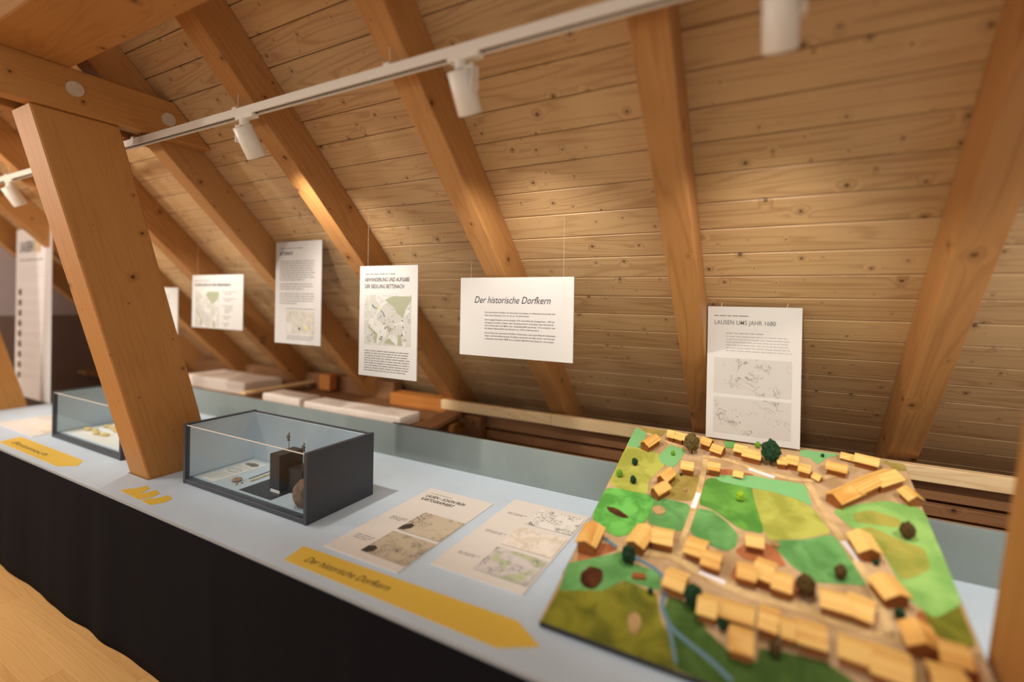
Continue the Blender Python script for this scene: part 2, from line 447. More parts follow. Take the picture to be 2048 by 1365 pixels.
# ---------------------------------------------------------------- setting: roof, rafters, floor, gable
S_BOARD = 4.04        # inner face of the roof boards lies on y + z = S_BOARD
S_BOT = 3.79          # underside of the rafters
Q = math.sqrt(.5)
ceil = empty('ceiling', (0, 4.04, 0)); ceil['kind'] = 'structure'
PITCH_B = .09
RZ = -PI/4
board_meshes = {}
def board_mesh(L, wd, t=.02, ch=.0038):
    key = round(L, 3)
    if key not in board_meshes:
        b = bmesh.new(); h = wd/2
        prof = [(-h, t), (-h, ch), (-h+ch, 0), (h-ch, 0), (h, ch), (h, t)]
        a = [b.verts.new((-L/2, y, z)) for y, z in prof]; c = [b.verts.new((L/2, y, z)) for y, z in prof]
        b.faces.new(a); b.faces.new(c[::-1])
        for i in range(6):
            j = (i+1) % 6; b.faces.new((a[i], a[j], c[j], c[i]))
        bmesh.ops.recalc_face_normals(b, faces=b.faces[:])
        me = bpy.data.meshes.new('board'); b.to_mesh(me); b.free(); me.materials.append(W_BOARD)
        board_meshes[key] = me
    return board_meshes[key]
RAFTERS = [.61+.87*k-.0 for k in (2, 1, 0)] + [-.257-.8675*k for k in range(0, 8)]   # right-hand edge of each rafter
RW = .113
mids = [r-RW/2 for r in RAFTERS]
row = 0
y = 1.635+PITCH_B*.5 - PITCH_B*17
while y < 4.0:
    js = [2.3] + sorted([m for i, m in enumerate(mids) if (i+row*2) % 5 == 0 and -6.2 < m < 1.6], reverse=True) + [-6.6]
    for a, b_ in zip(js[:-1], js[1:]):
        L = a-b_-.0015
        obj('board', board_mesh(L, PITCH_B/Q-.0026), None, ceil, ((a+b_)/2, y-4.04, 4.04-y), (RZ, 0, 0))
    y += PITCH_B; row += 1
# underlay above the boards
o = obj('underlay', box_bm(-6.6, 2.3, -2.7, 2.7, 0, .02), W_DARK, ceil, (0, 0, 0), (RZ, 0, 0))
o.location = (0, 2.2-4.04+.03*Q, 1.84+.03*Q)
for xr in RAFTERS:
    x0, x1 = xr-RW, xr
    y0, y1 = .15, 3.5
    o = hexa('rafter', [(x, yy, s-yy) for x in (x0, x1) for (yy, s) in ((y0, S_BOT), (y0+.125, S_BOARD), (y1, S_BOT), (y1+.125, S_BOARD))], (0, 1, -1), W_RAFT, ceil, .004)

fl = obj('floor', box_bm(-6.56, 2.5, -3.5, 4.2, -.08, -.021), W_DARK); tag(fl, kind='structure')
rnd = random.Random(3)
y = -1.29; k = 0
fm = {}
while y < 1.5:
    x = 1.5-rnd.random()*1.6 if k != 18 else 1.0
    while x > -6.3:
        L = rnd.choice((1.6, 2.1, 2.6))
        if L not in fm:
            me = bpy.data.meshes.new('board'); b = box_bm(-L/2+.0006, L/2-.0006, -.0597, .0597, -.02, 0, .001); b.to_mesh(me); b.free()
            me.materials.append(W_FLOOR); fm[L] = me
        obj('board', fm[L], None, fl, (x-L/2, y, 0)); x -= L
    y += .12; k += 1
wl = empty('wall_left', (-6.46, 0, 0)); wl['kind'] = 'structure'
b = bmesh.new()
# gable
#, (3.45, 1.38), (3.45, .58), (3.45, .6), (.1, 3.95), (-3.4, 3.95)]
obj('plaster', box_bm(-.1, 0, -3.4, 4.1, 1.43, 4.), M_PLASTER, wl)
obj('lower_panel', box_bm(-.1, .008, -3.4, 4.1, 0, 1.43), M_PLASTER2, wl)

# ---------------------------------------------------------------- timber frame
TAN = math.tan(math.radians(75.))
def yf(z): return 1.291-(z-.7)/TAN
trusses = [(.48, 'inclined timber strut at the right edge, beside the village model', 'timber collar tie high above the village model'),
           (-3.0, 'wide inclined timber strut standing between the two display cases', 'horizontal double collar tie with round pale plugs above the wide inclined strut'),
           (-5.66, 'brightly lit inclined timber strut at the far left end of the table', 'far collar tie beyond the wide inclined strut')]
for X, lab, clab in trusses:
    v = [(x, y_, z) for x in (X, X+.2) for (y_, z) in ((yf(0), 0), (yf(2.469), 2.469), (yf(0)+.325, 0), (yf(2.469)+.325, 2.469))]
    s = hexa('timber_strut', v, (0, -1/TAN, 1), W_BEAM, None, .006)
    tag(s, lab, 'beam', 'inclined roof struts')
    c = empty('collar_beam', (X+.1, 0, 2.47), label=clab, cat='beam', group='collar ties'); 
    for xa, xb in ((X+.138, X+.222), (X-.06, X+.024)):
        z0, z1 = 2.47, 2.665
        v = [(x, y_, z) for x in (xa, xb) for (y_, z) in ((-3., z0), (-3., z1), (4.035-z0, z0), (4.035-z1, z1))]
        hexa('tie_plank', v, (0, 1, 0), W_BEAM, c, .004)
    for yy, zz in ((.962, 2.575), (1.345, 2.568)):
        pl = obj('plug', cyl_bm(.033, .006, 32), M_PLUG, c, (.121, yy, zz-2.47), (0, PI/2, 0)); pl['label'] = 'pale round wooden plug'
        obj('plug_centre', cyl_bm(.006, .008, 16), M_PLUG, pl)
pu = wbox('purlin', -6.45, 2.2, .66, .952, 2.665, 2.86, W_BEAM, (1, 0, 0), None, .006)
tag(pu, 'massive horizontal purlin lying on the collar ties at the top left', 'beam')

# eave: batten, sill timbers, foam pieces behind the table
o = empty('batten', (-.5, 2.765, .88), label='long pale new wooden batten fixed across the rafter feet', cat='batten')
wbox('length', -2.04, -1.19, 2.745, 2.79, .882, .95, W_NEW, (1, 0, 0), o, .006)
wbox('length', -1.188, 1.5, 2.745, 2.79, .882, .95, W_NEW, (1, 0, 0), o, .003)
o = wbox('eave_beam', -1.92, 1.6, 2.80, 2.93, .79, .87, W_DARK); tag(o, 'dark horizontal eave beam just below the pale batten', 'beam')
o = wbox('eave_plank', -1.68, 1.6, 2.78, 2.92, .725, .775, W_DARK); tag(o, 'brown plank under the dark slot behind the back board', 'plank')
o = wbox('eave_plank', -1.64, 1.6, 2.74, 2.88, .655, .712, W_RAFT); tag(o, 'lowest brown plank behind the back board of the table', 'plank')
o = wbox('eave_plank', -1.6, 1.6, 2.70, 2.86, .60, .645, W_ORANGE); tag(o, 'orange plank edge just above the back board by the right strut', 'plank')
o = wbox('stub_post', -1.82, -1.69, 2.72, 2.79, .3, .868, W_DARK, (0, 0, 1)); tag(o, 'short dark upright timber stub under the left part of the batten', 'post')
o = wbox('sill_beam', -2.56, -1.99, 2.80, 2.93, .8455, .935, W_ORANGE); tag(o, 'orange sill beam left of the batten end', 'beam')
o = wbox('sill_beam', -2.05, -1.72, 2.8, 2.95, .70, .76, W_ORANGE); tag(o, 'short orange sill timber below the batten end', 'beam')
o = wbox('blocking_board', -6.44, -2.66, 2.95, 3.05, .74, .98, W_DARK); tag(o, 'long dark blocking board between the rafter feet behind the foam pieces', 'board')
# leaning dark rail running from batten to the back board
v = []
for (dx) in (0, .12):
    for (yy, xx) in ((2.265, -1.88), (2.74, -1.97)):
        for z in (.86, .888): v.append((xx+dx, yy, z))
o = hexa('cross_rail', v, (0, 1, 0), W_DARK, None, .003); tag(o, 'dark cross rail running from the back board towards the batten end', 'rail')
o = wbox('wooden_stick', -3.66, -3.58, 2.3, 2.95, .885, .905, W_NEW, (0, 1, 0)); tag(o, 'light wooden lath lying behind the back board, left of the foam', 'lath')
o = wbox('timber_block', -3.40, -3.27, 2.84, 2.92, .87, 1.0, W_ORANGE, (0, 0, 1)); tag(o, 'small orange timber block between the rafter feet', 'block')
o = wbox('eave_shelf', -6.4, -2.0, 2.27, 2.94, .82, .845, W_DARK); tag(o, 'dark wooden shelf behind the back board carrying the foam pieces', 'shelf')
def foam(x0, x1, y0, y1, z0, z1, lab, seed):
    b = box_bm(x0, x1, y0, y1, z0, z1, .009, seg=2)
    bmesh.ops.subdivide_edges(b, edges=[e for e in b.edges if e.calc_length() > .08], cuts=6, use_grid_fill=True)
    for v_ in b.verts: v_.co += Vector(noise.noise_vector(v_.co*6+Vector((seed, 0, 0))))*.0035
    o = obj('foam_slab', b, M_FOAM, smooth=True)
    tag(o, lab, 'foam', 'white foam pieces behind the back board'); return o
foam(-2.95, -2.29, 2.33, 2.52, .8455, .905, 'long white foam slab behind the back board', 1)
foam(-2.275, -2.02, 2.30, 2.50, .8455, .915, 'short white foam block at the right end of the foam row', 2)
foam(-3.42, -2.99, 2.33, 2.52, .8455, .915, 'white foam slab left of the dark gap in the foam row', 3)
foam(-4.6, -3.75, 2.4, 2.75, .8455, .95, 'crumpled white insulation bag at the left end of the eave', 4)

# ---------------------------------------------------------------- table, back board, curtain
tb = empty('display_table', (-2.0, 1.66, 0), label='long pale blue-grey display table along the sloping roof', cat='table')
xs = [-5.455, -3.005, -2.795, .475, .685, 2.0]; ys = [1.10, 1.284, 1.624, 2.224]
b = bmesh.new(); V = {}
def gv(i, j, z):
    if (i, j, z) not in V: V[(i, j, z)] = b.verts.new((xs[i], ys[j], z))
    return V[(i, j, z)]
hole = {(1, 1), (3, 1)}
cells = [(i, j) for i in range(5) for j in range(3) if (i, j) not in hole]
for i, j in cells:
    b.faces.new([gv(i, j, .7), gv(i+1, j, .7), gv(i+1, j+1, .7), gv(i, j+1, .7)])
    b.faces.new([gv(i, j+1, .678), gv(i+1, j+1, .678), gv(i+1, j, .678), gv(i, j, .678)])
    for (di, dj, e) in ((-1, 0, ((i, j+1), (i, j))), (1, 0, ((i+1, j), (i+1, j+1))), (0, -1, ((i, j), (i+1, j))), (0, 1, ((i+1, j+1), (i, j+1)))):
        if (i+di, j+dj) not in cells:
            (p, q), (r_, s_) = e
            b.faces.new([gv(p, q, .7), gv(p, q, .678), gv(r_, s_, .678), gv(r_, s_, .7)])
bmesh.ops.recalc_face_normals(b, faces=b.faces[:])
bmesh.ops.translate(b, verts=b.verts[:], vec=(2.0, -1.66, 0))
obj('table_top', b, M_TABLE, tb)
e = obj('edge_strip', box_bm(-3.455, 4.0, -.563, -.5601, .678, .6995), M_TABEDGE, tb); e['label'] = 'grey front edge strip'
for lx in (-5.3, -3.6, -1.9, -.2, 1.7):
    for ly in (1.2, 2.12):
        obj('leg', box_bm(lx+2-.02, lx+2+.02, ly-1.66-.02, ly-1.66+.02, 0, .678, .002), M_CASE, tb)
# back board (upstand)
b = bmesh.new()
n = 60; x0, x1 = -5.4, 2.0
bb = box_bm(x0+2, x1+2, 2.225-1.66, 2.245-1.66, .678, .893, .0015)
ob = obj('back_board', bb, M_UPST, tb); ob['label'] = 'upright grey-green back board'
e = obj('rubber_edge', box_bm(-2.03+2, -1.50+2, 2.2451-1.66, 2.262-1.66, .872, .896, .002), M_BLACK, tb); e['label'] = 'black edge piece behind the back board'

b = bmesh.new(); N = 700
ra = random.Random(5)
fold = [(ra.uniform(-5.4, 2), ra.uniform(.05, .16), ra.uniform(.006, .02)) for _ in range(26)]
cols = []
for i in range(N+1):
    x = -5.44+(2.0+5.44)*i/N; cc = []
    for j, z in enumerate((.690, .672, .55, .38, .2, .08, .004)):
        t_ = (0, .1, .4, .5, .55, .58, .6)[j]
        d = sum(a3*math.exp(-((x-a1-.05*t_*math.sin(a1*9))/a2)**2) for a1, a2, a3 in fold)*t_
        d += .0012*t_*math.sin(x*33)+.002*t_*math.sin(x*11+1)
        cc.append(b.verts.new((x, 1.112-d*.9-(.003 if j == 0 else 0), z)))
    cols.append(cc)
for i in range(N):
    for j in range(6): b.faces.new((cols[i][j], cols[i][j+1], cols[i+1][j+1], cols[i+1][j]))
cu = obj('curtain', b, M_CLOTH, smooth=True)
cu.location.y = -.014
tag(cu, 'black floor-length cloth hanging from the front edge of the display table', 'curtain')
sm = cu.modifiers.new('thick', 'SOLIDIFY'); sm.thickness = .003; sm.offset = 1

# ---------------------------------------------------------------- track and spotlights
tr = empty('track_rail', (-2.4, 1.262, 2.425), label='long white ceiling track carrying the white spotlights', cat='track')
L0, L1 = -4.0, 3.8
b = bmesh.new()
box_bm(L0, L1, -.018, .018, .026, .034, bm=b); box_bm(L0, L1, -.018, -.010, 0, .026, bm=b); box_bm(L0, L1, .010, .018, 0, .026, bm=b)
obj('channel', b, M_LAMP, tr)
s = obj('slot', box_bm(L0+.01, L1-.01, -.0098, .0098, .008, .0258), M_SLOT, tr); s['label'] = 'dark contact slot'
for xr in RAFTERS:
    if -6.35 < xr < 1.5:
        b = tube_bm((xr-RW/2+2.4, 0, .034), (xr-RW/2+2.4, 0, .105), .0012)
        box_bm(xr-RW/2+2.385, xr-RW/2+2.415, -.02, .02, .030, .044, .003, bm=b)
        obj('hanger', b, M_LAMP, tr)
SPOTS = [(-2.0, 'white spotlight on the track above the near display case', 1), (-.88, 'white spotlight on the middle of the track, above the framed title panel', -1),
         (.01, 'white spotlight cut off by the top edge, above the village model', -1), (-4.63, 'blurred white spotlight far left behind the inclined strut', 1),
         (-3.3, 'white spotlight hidden behind the wide inclined strut', 1), (.95, 'white spotlight beyond the right edge over the table end', -1)]
AIM = {-2.0: 8, -.88: 8, .01: 4}
POW = {-3.3: .8, -.88: .85, -4.63: 1.2}
for X, lab, side in SPOTS:
    t = empty('spotlight', (X, 1.262, 2.425), label=lab, cat='spotlight', group='spotlights on the ceiling track')
    obj('adapter', box_bm(-.045, .075, -.017, .017, -.014, .004, .003), M_LAMP, t)
    obj('joint', cyl_bm(.02, .03, 20), M_LAMP, t, (0, 0, -.042))
    b = bmesh.new(); sx = .046*(-side)
    box_bm(sx-.003, sx+.003, -.012, .03, -.105, -.03, .001, bm=b); box_bm(min(sx, 0), max(sx, 0), -.012, .012, -.042, -.036, .001, bm=b)
    obj('arm', b, M_LAMP, t)
    tilt = math.radians(31)
    piv = Vector((0, .012, -.082))
    Rm = Matrix.Rotation(tilt, 4, 'X')      # local -Z turns towards +Y
    b = bmesh.new()
    prof = [(.0, .045), (.036, .045), (.04, .041), (.04, -.088), (.037, -.091), (.034, -.088), (.034, -.055), (0, -.055)]
    ns = 32; rings = []
    for r_, z_ in prof:
        rings.append([b.verts.new((r_*math.cos(2*PI*i/ns), r_*math.sin(2*PI*i/ns), z_)) for i in range(ns)] if r_ else [b.verts.new((0, 0, z_))])
    for a, c in zip(rings[:-1], rings[1:]):
        for i in range(ns):
            j = (i+1) % ns
            f = [a[i] if len(a) > 1 else a[0], a[j] if len(a) > 1 else None, c[j] if len(c) > 1 else c[0], c[i] if len(c) > 1 else None]
            b.faces.new([q_ for q_ in f if q_])
    bmesh.ops.recalc_face_normals(b, faces=b.faces[:])
    h = obj('housing', b, M_LAMP, t, piv, (tilt, 0, 0))
    for p_ in h.data.polygons: p_.use_smooth = len(p_.vertices) == 4 and abs(p_.normal.z) < .5
    obj('knob', cyl_bm(.012, .012, 16), M_LAMP, h, (sx*.98-.006 if sx > 0 else sx*.98-.006, 0, -.01), (0, PI/2, 0))
    km = NT('lamp_lens'); km.b.inputs['Emission Color'].default_value = (*LAMP_COL, 1); km.b.inputs['Emission Strength'].default_value = 12
    obj('lens', cyl_bm(.033, .004, 24), km.m, h, (0, 0, -.061))
    ld = bpy.data.lights.new('lamp_light', 'SPOT'); ld.energy = LAMP_W*POW.get(X, 1.); ld.color = LAMP_COL
    ld.spot_size = math.radians(94); ld.spot_blend = .85; ld.shadow_soft_size = .03
    lo = bpy.data.objects.new('lamp_light', ld); COL.objects.link(lo); lo.parent = h
    lo.location = (0, 0, -.095); lo.rotation_euler = (math.radians(AIM.get(X, 0)), 0, 0)
# ---------------------------------------------------------------- hanging panels (local x right, y up, z out of the face)
def panel(name, x0, Y, ztop, wd, ht, lab, cat='panel', group=None, vertical=True, t=.006, mat=None, threads=(), zt=None, roll=0):
    if vertical:
        r = empty(name, (x0, Y, ztop-ht), (PI/2, 0, 0), lab, cat, group)
        if roll: r.rotation_euler = (PI/2, roll, 0)
    else:
        r = empty(name, (x0, Y, ztop), (0, 0, 0), lab, cat, group)
    obj('board', box_bm(0, wd, 0, ht, 0, t, .0006), mat or M_WHITE, r)
    for tx in threads:
        xw = x0+tx
        top = 4.038-Y
        for xr in RAFTERS:
            if xr-RW <= xw <= xr: top = 3.79-Y
        obj('thread', tube_bm((tx, ht-.006, t/2), (tx, ht+(top-ztop), t/2), .0005, 6), M_WIRE, r)
    return r
Z1 = .0066
def put(r, ht, kind, *a, **k): pass
def heading(r, ht, lines, mat=M_INK, shear=0, offset=.012):
    """lines: (text, x0, baseline from top, width, cap height)"""
    obj('heading', join_me('heading', [text_bm(s, x, ht-yb, w_, c, Z1, shear, offset) for s, x, yb, w_, c in lines]), mat, r)
def block(r, bm, mat=M_GREYINK): obj('text_block', bm, mat, r)['kind'] = 'stuff'
def pic(r, ht, x0, x1, y0, y1, mat, name='map_print', z=Z1): return obj(name, box_bm(x0, x1, ht-y1, ht-y0, z-.0005, z), mat, r)
def region(r, ht, x0, x1, y0, y1, pts, mat, name='map_area', z=Z1+.0003):
    obj(name, poly_bm([(x0+(x1-x0)*a, ht-(y0+(y1-y0)*c)) for a, c in pts], z-.0003, z), mat, r)
P_MAP = print_mat('pale_area_map', srgb(186, 185, 178), srgb(130, 126, 120), 26., 5, .14, 0, srgb(204, 203, 199))
P_MAPG = plain('map_green', srgb(156, 160, 134), .7)
P_AIR = print_mat('aerial_photo', srgb(196, 192, 180), srgb(120, 118, 108), 60., 5, .25, .5)
P_OLD1 = print_mat('old_map_brown', srgb(206, 192, 168), srgb(84, 76, 68), 15., 9, .3, .3)
P_OLD2 = print_mat('old_engraving', srgb(200, 186, 162), srgb(66, 60, 56), 26., 9, .35, .9)
P_INKMAP = print_mat('ink_map', srgb(236, 232, 226), srgb(84, 78, 80), 20., 8, .3, .6)
P_FADE = print_mat('faded_map', srgb(238, 228, 214), srgb(196, 184, 172), 34., 6, .2, .2, srgb(226, 214, 196))
P_GREENMAP = print_mat('green_map', srgb(214, 208, 206), srgb(104, 98, 106), 24., 8, .3, .8, srgb(190, 198, 160))
P_PLAN = print_mat('pale_plan', srgb(190, 186, 181), srgb(120, 114, 110), 14., 5, .12, 0)
M_BLUEARR = plain('petrol_print', srgb(50, 92, 106), .6)
M_YELDOT = plain('yellow_print', srgb(216, 206, 70), .6)

# title panel
ht = .383
r = panel('info_panel', -1.369, 2.0, 1.765, .604, ht, 'white landscape panel titled Der historische Dorfkern', group='hanging white information panels', threads=(.06, .552))
heading(r, ht, [('Der historische Dorfkern', .085, .1235, .408, .034)], shear=.30, offset=0.)
body = [('Der historische Dorfkern im Unterdorf und sp\u00e4ter im Oberdorf entwickelt sich', .372),
        ('\u00fcber einen Zeitraum vom 12. bis ins 19. Jahrhundert.', .242), None,
        ('Der heutige Ortskern wird erstmals 1275 urkundlich als \u00abLangenow\u00bb, 1329 als', .368),
        ('\u00abLangsen\u00bb erw\u00e4hnt. Neben dem kleinb\u00e4uerlichen Charakter des Unterdorfs', .364),
        ('sind insbesondere die M\u00fchl- bzw. Getreidem\u00fchle (erstmals 1316 erw\u00e4hnt) und', .372),
        ('die \u00e4lteste Papierm\u00fchle des Kantons um 1570 erw\u00e4hnenswert.', .294), None,
        ('Heute bietet der historische Dorfkern Wohnraum, aber auch Platz f\u00fcr Dienstleis-', .376),
        ('tungs- und Gesch\u00e4ftsnutzung. Er bildet zusammen mit dem Schul- und Verwal-', .372),
        ('tungsareal sowie dem 2008 neu erstellten Bahnhof das Zentrum von Lausen.', .370)]
yy = .172; ms = []
for ln in body:
    if ln is None: yy += .0075; continue
    ms.append(text_bm(ln[0], .145, ht-yy, ln[1], .0074, Z1, 0, .004)); yy += .01405
block(r, join_me('b', ms), M_INK)

# emigration panel
ht = .596
r = panel('info_panel', -1.99, 1.93, 1.83, .405, ht, 'white portrait panel titled Abwanderung und Aufgabe der Siedlung Bettenach', group='hanging white information panels', threads=(.055, .35))
block(r, word_lines(.038, .255, ht-.043, .01, 1, .0075, Z1, 1, 3))
heading(r, ht, [('ABWANDERUNG UND AUFGABE', .038, .0845, .313, .022), ('DER SIEDLUNG BETTENACH', .038, .1205, .277, .022)], offset=.01)
mp = (.038, .364, .157, .424)
pic(r, ht, *mp, P_MAP)
region(r, ht, *mp, [(.62, .02), (1, .02), (1, .1), (.9, .25), (.84, .45), (.72, .36), (.66, .25), (.45, .1)], P_MAPG)
region(r, ht, *mp, [(.05, .5), (.09, .6), (.2, .7), (.3, .78), (.27, .98), (.2, .88), (.24, .8), (.1, .67)], P_MAPG)
region(r, ht, *mp, [(.45, .96), (.5, .88), (.56, .86), (.7, .98)], P_MAPG)
region(r, ht, *mp, [(.74, .76), (.8, .8), (.84, .99), (.73, .99)], P_MAPG)
region(r, ht, *mp, [(.5, .6), (.58, .64), (.63, .68), (.54, .73)], P_MAPG)
for pts in ([(.18, .18), (.22, .24), (.29, .265), (.28, .275), (.2, .255), (.17, .2)], [(.38, .31), (.43, .36), (.455, .43), (.44, .44), (.42, .37), (.37, .32)]):
    region(r, ht, *mp, pts, M_BLUEARR, 'arrow_print', Z1+.0006)
rd = random.Random(2)
b = bmesh.new()
for _ in range(26):
    a, c = rd.uniform(.1, .9), rd.uniform(.35, .9); s_ = rd.uniform(.002, .0045)
    box_bm(mp[0]+.326*a-s_, mp[0]+.326*a+s_, ht-.157-.267*c-s_, ht-.157-.267*c+s_, Z1, Z1+.0007, bm=b)
obj('map_marks', b, M_GREYINK, r)
region(r, ht, *mp, [(.3, .25), (.34, .25), (.34, .275), (.3, .275)], M_YELDOT, 'map_dot', Z1+.0006)
block(r, word_lines(.042, .365, ht-.457, .0132, 9, .0072, Z1, .9, 5))

# Bettenach panel
ht = .642
r = panel('info_panel', -2.808, 2.0, 2.003, .425, ht, 'tall narrow white text panel headed Bettenach, highest of the hanging panels', group='hanging white information panels', threads=(.06, .36))
block(r, word_lines(.043, .258, ht-.04, .01, 1, .0075, Z1, 1, 8))
heading(r, ht, [('BETTENACH', .044, .0835, .118, .0225)], offset=.012)
b = word_lines(.045, .372, ht-.122, .0146, 9, .0072, Z1, .7, 9)
word_lines(.045, .36, ht-.266, .0155, 3, .0072, Z1, .7, 10, b); word_lines(.045, .37, ht-.326, .0152, 5, .0072, Z1, .5, 11, b)
word_lines(.112, .37, ht-.42, .01, 1, .007, Z1, 1, 12, b); word_lines(.118, .372, ht-.59, .0105, 3, .005, Z1, .9, 13, b)
block(r, b)
pic(r, ht, .111, .371, .434, .576, P_AIR, 'photo_print')
region(r, ht, .111, .371, .434, .576, [(.02, .55), (.22, .5), (.22, .98), (.02, .95)], M_WHITE, 'photo_inset')
region(r, ht, .111, .371, .434, .576, [(.68, .7), (.75, .66), (.77, .78), (.7, .8)], M_YELDOT, 'photo_dot')
region(r, ht, .111, .371, .434, .576, [(.45, .75), (.5, .72), (.52, .82), (.47, .83)], M_INK, 'photo_dot')

# settlements panel
ht = .378
r = panel('info_panel', -3.72, 1.98, 1.802, .606, ht, 'small white panel with a map and key beside the wide inclined strut', group='hanging white information panels', threads=(.06, .54))
block(r, word_lines(.032, .224, ht-.04, .01, 1, .007, Z1, 1, 21))
heading(r, ht, [('DIE SIEDLUNGEN AUF DEM GEMEINDEBANN', .033, .0795, .434, .0195)], offset=.012)
mp = (.04, .333, .117, .377-.005)
pic(r, ht, *mp, P_MAP)
region(r, ht, *mp, [(.55, .01), (1, .01), (.98, .15), (.85, .3), (.72, .35), (.45, .1)], P_MAPG)
region(r, ht, *mp, [(.1, .45), (.15, .62), (.32, .8), (.3, .98), (.22, .9), (.25, .78), (.08, .6)], P_MAPG)
region(r, ht, *mp, [(.78, .78), (.85, .85), (.86, .99), (.76, .99)], P_MAPG)
b = bmesh.new()
for i, (yy, n_) in enumerate(((.118, 2), (.166, 2), (.215, 4), (.289, 2), (.337, 2))):
    word_lines(.398, .54-.02*i, ht-yy, .0145, n_, .007, Z1, .6, 30+i, b)
    box_bm(.377, .385, ht-yy-.004, ht-yy+.004, Z1-.0003, Z1, bm=b)
block(r, b)

# panel mostly hidden by the strut
ht = .36
r = panel('info_panel', -4.55, 2.0, 1.712, .6, ht, 'white panel whose right end shows past the wide inclined strut', group='hanging white information panels', threads=(.06, .54))
block(r, word_lines(.04, .5, ht-.06, .02, 9, .008, Z1, .6, 40))

# Lausen 1680 panel
ht = .600
r = panel('info_panel', -.252, 2.372, 1.645, .372, ht, 'white portrait panel titled Lausen ums Jahr 1680 standing behind the village model', group='hanging white information panels', threads=(), roll=0)
for tx in (.055, .315):
    o = obj('hook', tube_bm((tx, ht-.003, .003), (tx+.004, ht+.016, -.004), .0012, 6), M_WIRE, r)
    o['label'] = 'thin wire hook'
block(r, word_lines(.028, .171, ht-.04, .01, 1, .006, Z1, 1, 50))
heading(r, ht, [('LAUSEN UMS JAHR 1680', .029, .0805, .245, .020)], mat=M_GREYINK, offset=.008)
b = word_lines(.077, .228, ht-.118, .01, 1, .007, Z1, 1, 51); word_lines(.077, .337, ht-.133, .0128, 6, .005, Z1, 1, 52, b)
block(r, b, M_PALEINK)
pic(r, ht, .03, .338, .231, .392, P_PLAN, 'plan_print'); pic(r, ht, .03, .338, .408, .571, P_PLAN, 'plan_print')
b = bmesh.new(); rd = random.Random(4)
for _ in range(26):
    t_ = rd.random(); s_ = rd.uniform(.0015, .004)
    x_, y_ = (.07+.14*t_, .33+rd.uniform(-.02, .02)) if rd.random() < .6 else (.2+.06*t_, .34-.08*t_+rd.uniform(-.006, .006))
    box_bm(x_-s_, x_+s_, ht-y_-s_*.6, ht-y_+s_*.6, Z1, Z1+.0004, bm=b)
    x_, y_ = .05+.25*rd.random(), .47+rd.uniform(-.02, .05)
    box_bm(x_-s_, x_+s_, ht-y_-s_*.5, ht-y_+s_*.5, Z1, Z1+.0004, bm=b)
obj('plan_marks', b, M_PALEINK, r)

# far banner
ht = 1.53
r = panel('banner', -6.2, 1.745, 2.235, .775, ht, 'tall white hanging banner with a column of small pictures at the far left', group=None, threads=(.05, .72), t=.004, mat=plain('banner_fabric', srgb(242, 240, 238), .7))
Z0 = Z1
heading(r, ht, [('LAUSEN', .09, .21, .3, .1)], mat=M_GREYINK, offset=.01)
rgba = (plain('banner_yellow', srgb(214, 190, 96)), plain('banner_orange', srgb(226, 150, 84)))
for i in range(2): pic(r, ht, .43+.07*i, .47+.07*i, .1+.01*i, .22, rgba[i], 'colour_mark')
block(r, word_lines(.08, .6, ht-.28, .03, 1, .02, Z1, 1, 60), M_PALEINK)
b = word_lines(.08, .66, ht-.36, .034, 4, .006, Z1, .7, 61)
P_TH = plain('brown_picture', srgb(150, 112, 84), .7, .2, 0, .5, 20.)
for i in range(9):
    yy = .55+i*.095
    pic(r, ht, .07, .14, yy, yy+.055, P_TH, 'small_picture'); word_lines(.18, .64, ht-yy-.012, .024, 2, .005, Z1, .7, 62+i, b)
block(r, b, plain('faint_print', srgb(206, 202, 198), .8))

# ---------------------------------------------------------------- sheets and arrows lying on the table
t = .004; Z1 = t+.0005
ht = .66
r = panel('table_sheet', -1.489, 1.278, .7002, .367, ht, 'cream sheet titled Lausen schon fr\u00fch kartographiert lying right of the near case', cat='information sheet', group='information sheets lying on the table', vertical=False, t=t, mat=M_SHEET)
block(r, word_lines(.042, .171, ht-.052, .01, 1, .006, Z1, 1, 70))
heading(r, ht, [('LAUSEN \u2013 SCHON FR\u00dcH', .042, .098, .22, .026), ('KARTOGRAPHIERT', .042, .136, .183, .026)], offset=.016)
pic(r, ht, .152, .366, .241, .42, P_OLD1); pic(r, ht, .15, .366, .441, .618, P_OLD2, 'engraving_print')
M_SHADEINK = plain('dark_print', srgb(70, 62, 56), .7)
region(r, ht, .152, .366, .241, .42, [(.0, 1.), (.0, .8), (.1, .62), (.2, .68), (.22, .82), (.12, .96)], M_SHADEINK)
region(r, ht, .15, .366, .441, .618, [(.0, 1.), (.0, .78), (.1, .7), (.2, .75), (.22, .9), (.14, 1.)], M_SHADEINK)
b = word_lines(.05, .135, ht-.332, .011, 3, .006, Z1, .8, 71); word_lines(.04, .13, ht-.523, .013, 3, .006, Z1, .8, 72, b)
block(r, b)
ht = .65
r = panel('table_sheet', -1.06, 1.382, .7002, .372, ht, 'cream sheet with three stacked maps lying left of the village model', cat='information sheet', group='information sheets lying on the table', vertical=False, t=t, mat=M_SHEET)
pic(r, ht, .156, .364, .04, .205, P_INKMAP); pic(r, ht, .15, .364, .242, .403, P_FADE); pic(r, ht, .152, .364, .429, .605, P_GREENMAP)
b = bmesh.new()
for i, yy in enumerate((.137, .327, .525)): word_lines(.04, .135, ht-yy, .011, 2, .006, Z1, .8, 75+i, b)
block(r, b)

r = panel('table_sheet', -4.93, 1.285, .7002, .66, .43, 'pale sheet with a faint map at the far left end of the table', cat='information sheet', group='information sheets lying on the table', vertical=False, t=t, mat=M_SHEET)
pic(r, .43, .3, .62, .05, .36, P_FADE); block(r, word_lines(.04, .25, .36, .02, 8, .008, Z1, .7, 90), M_PALEINK)

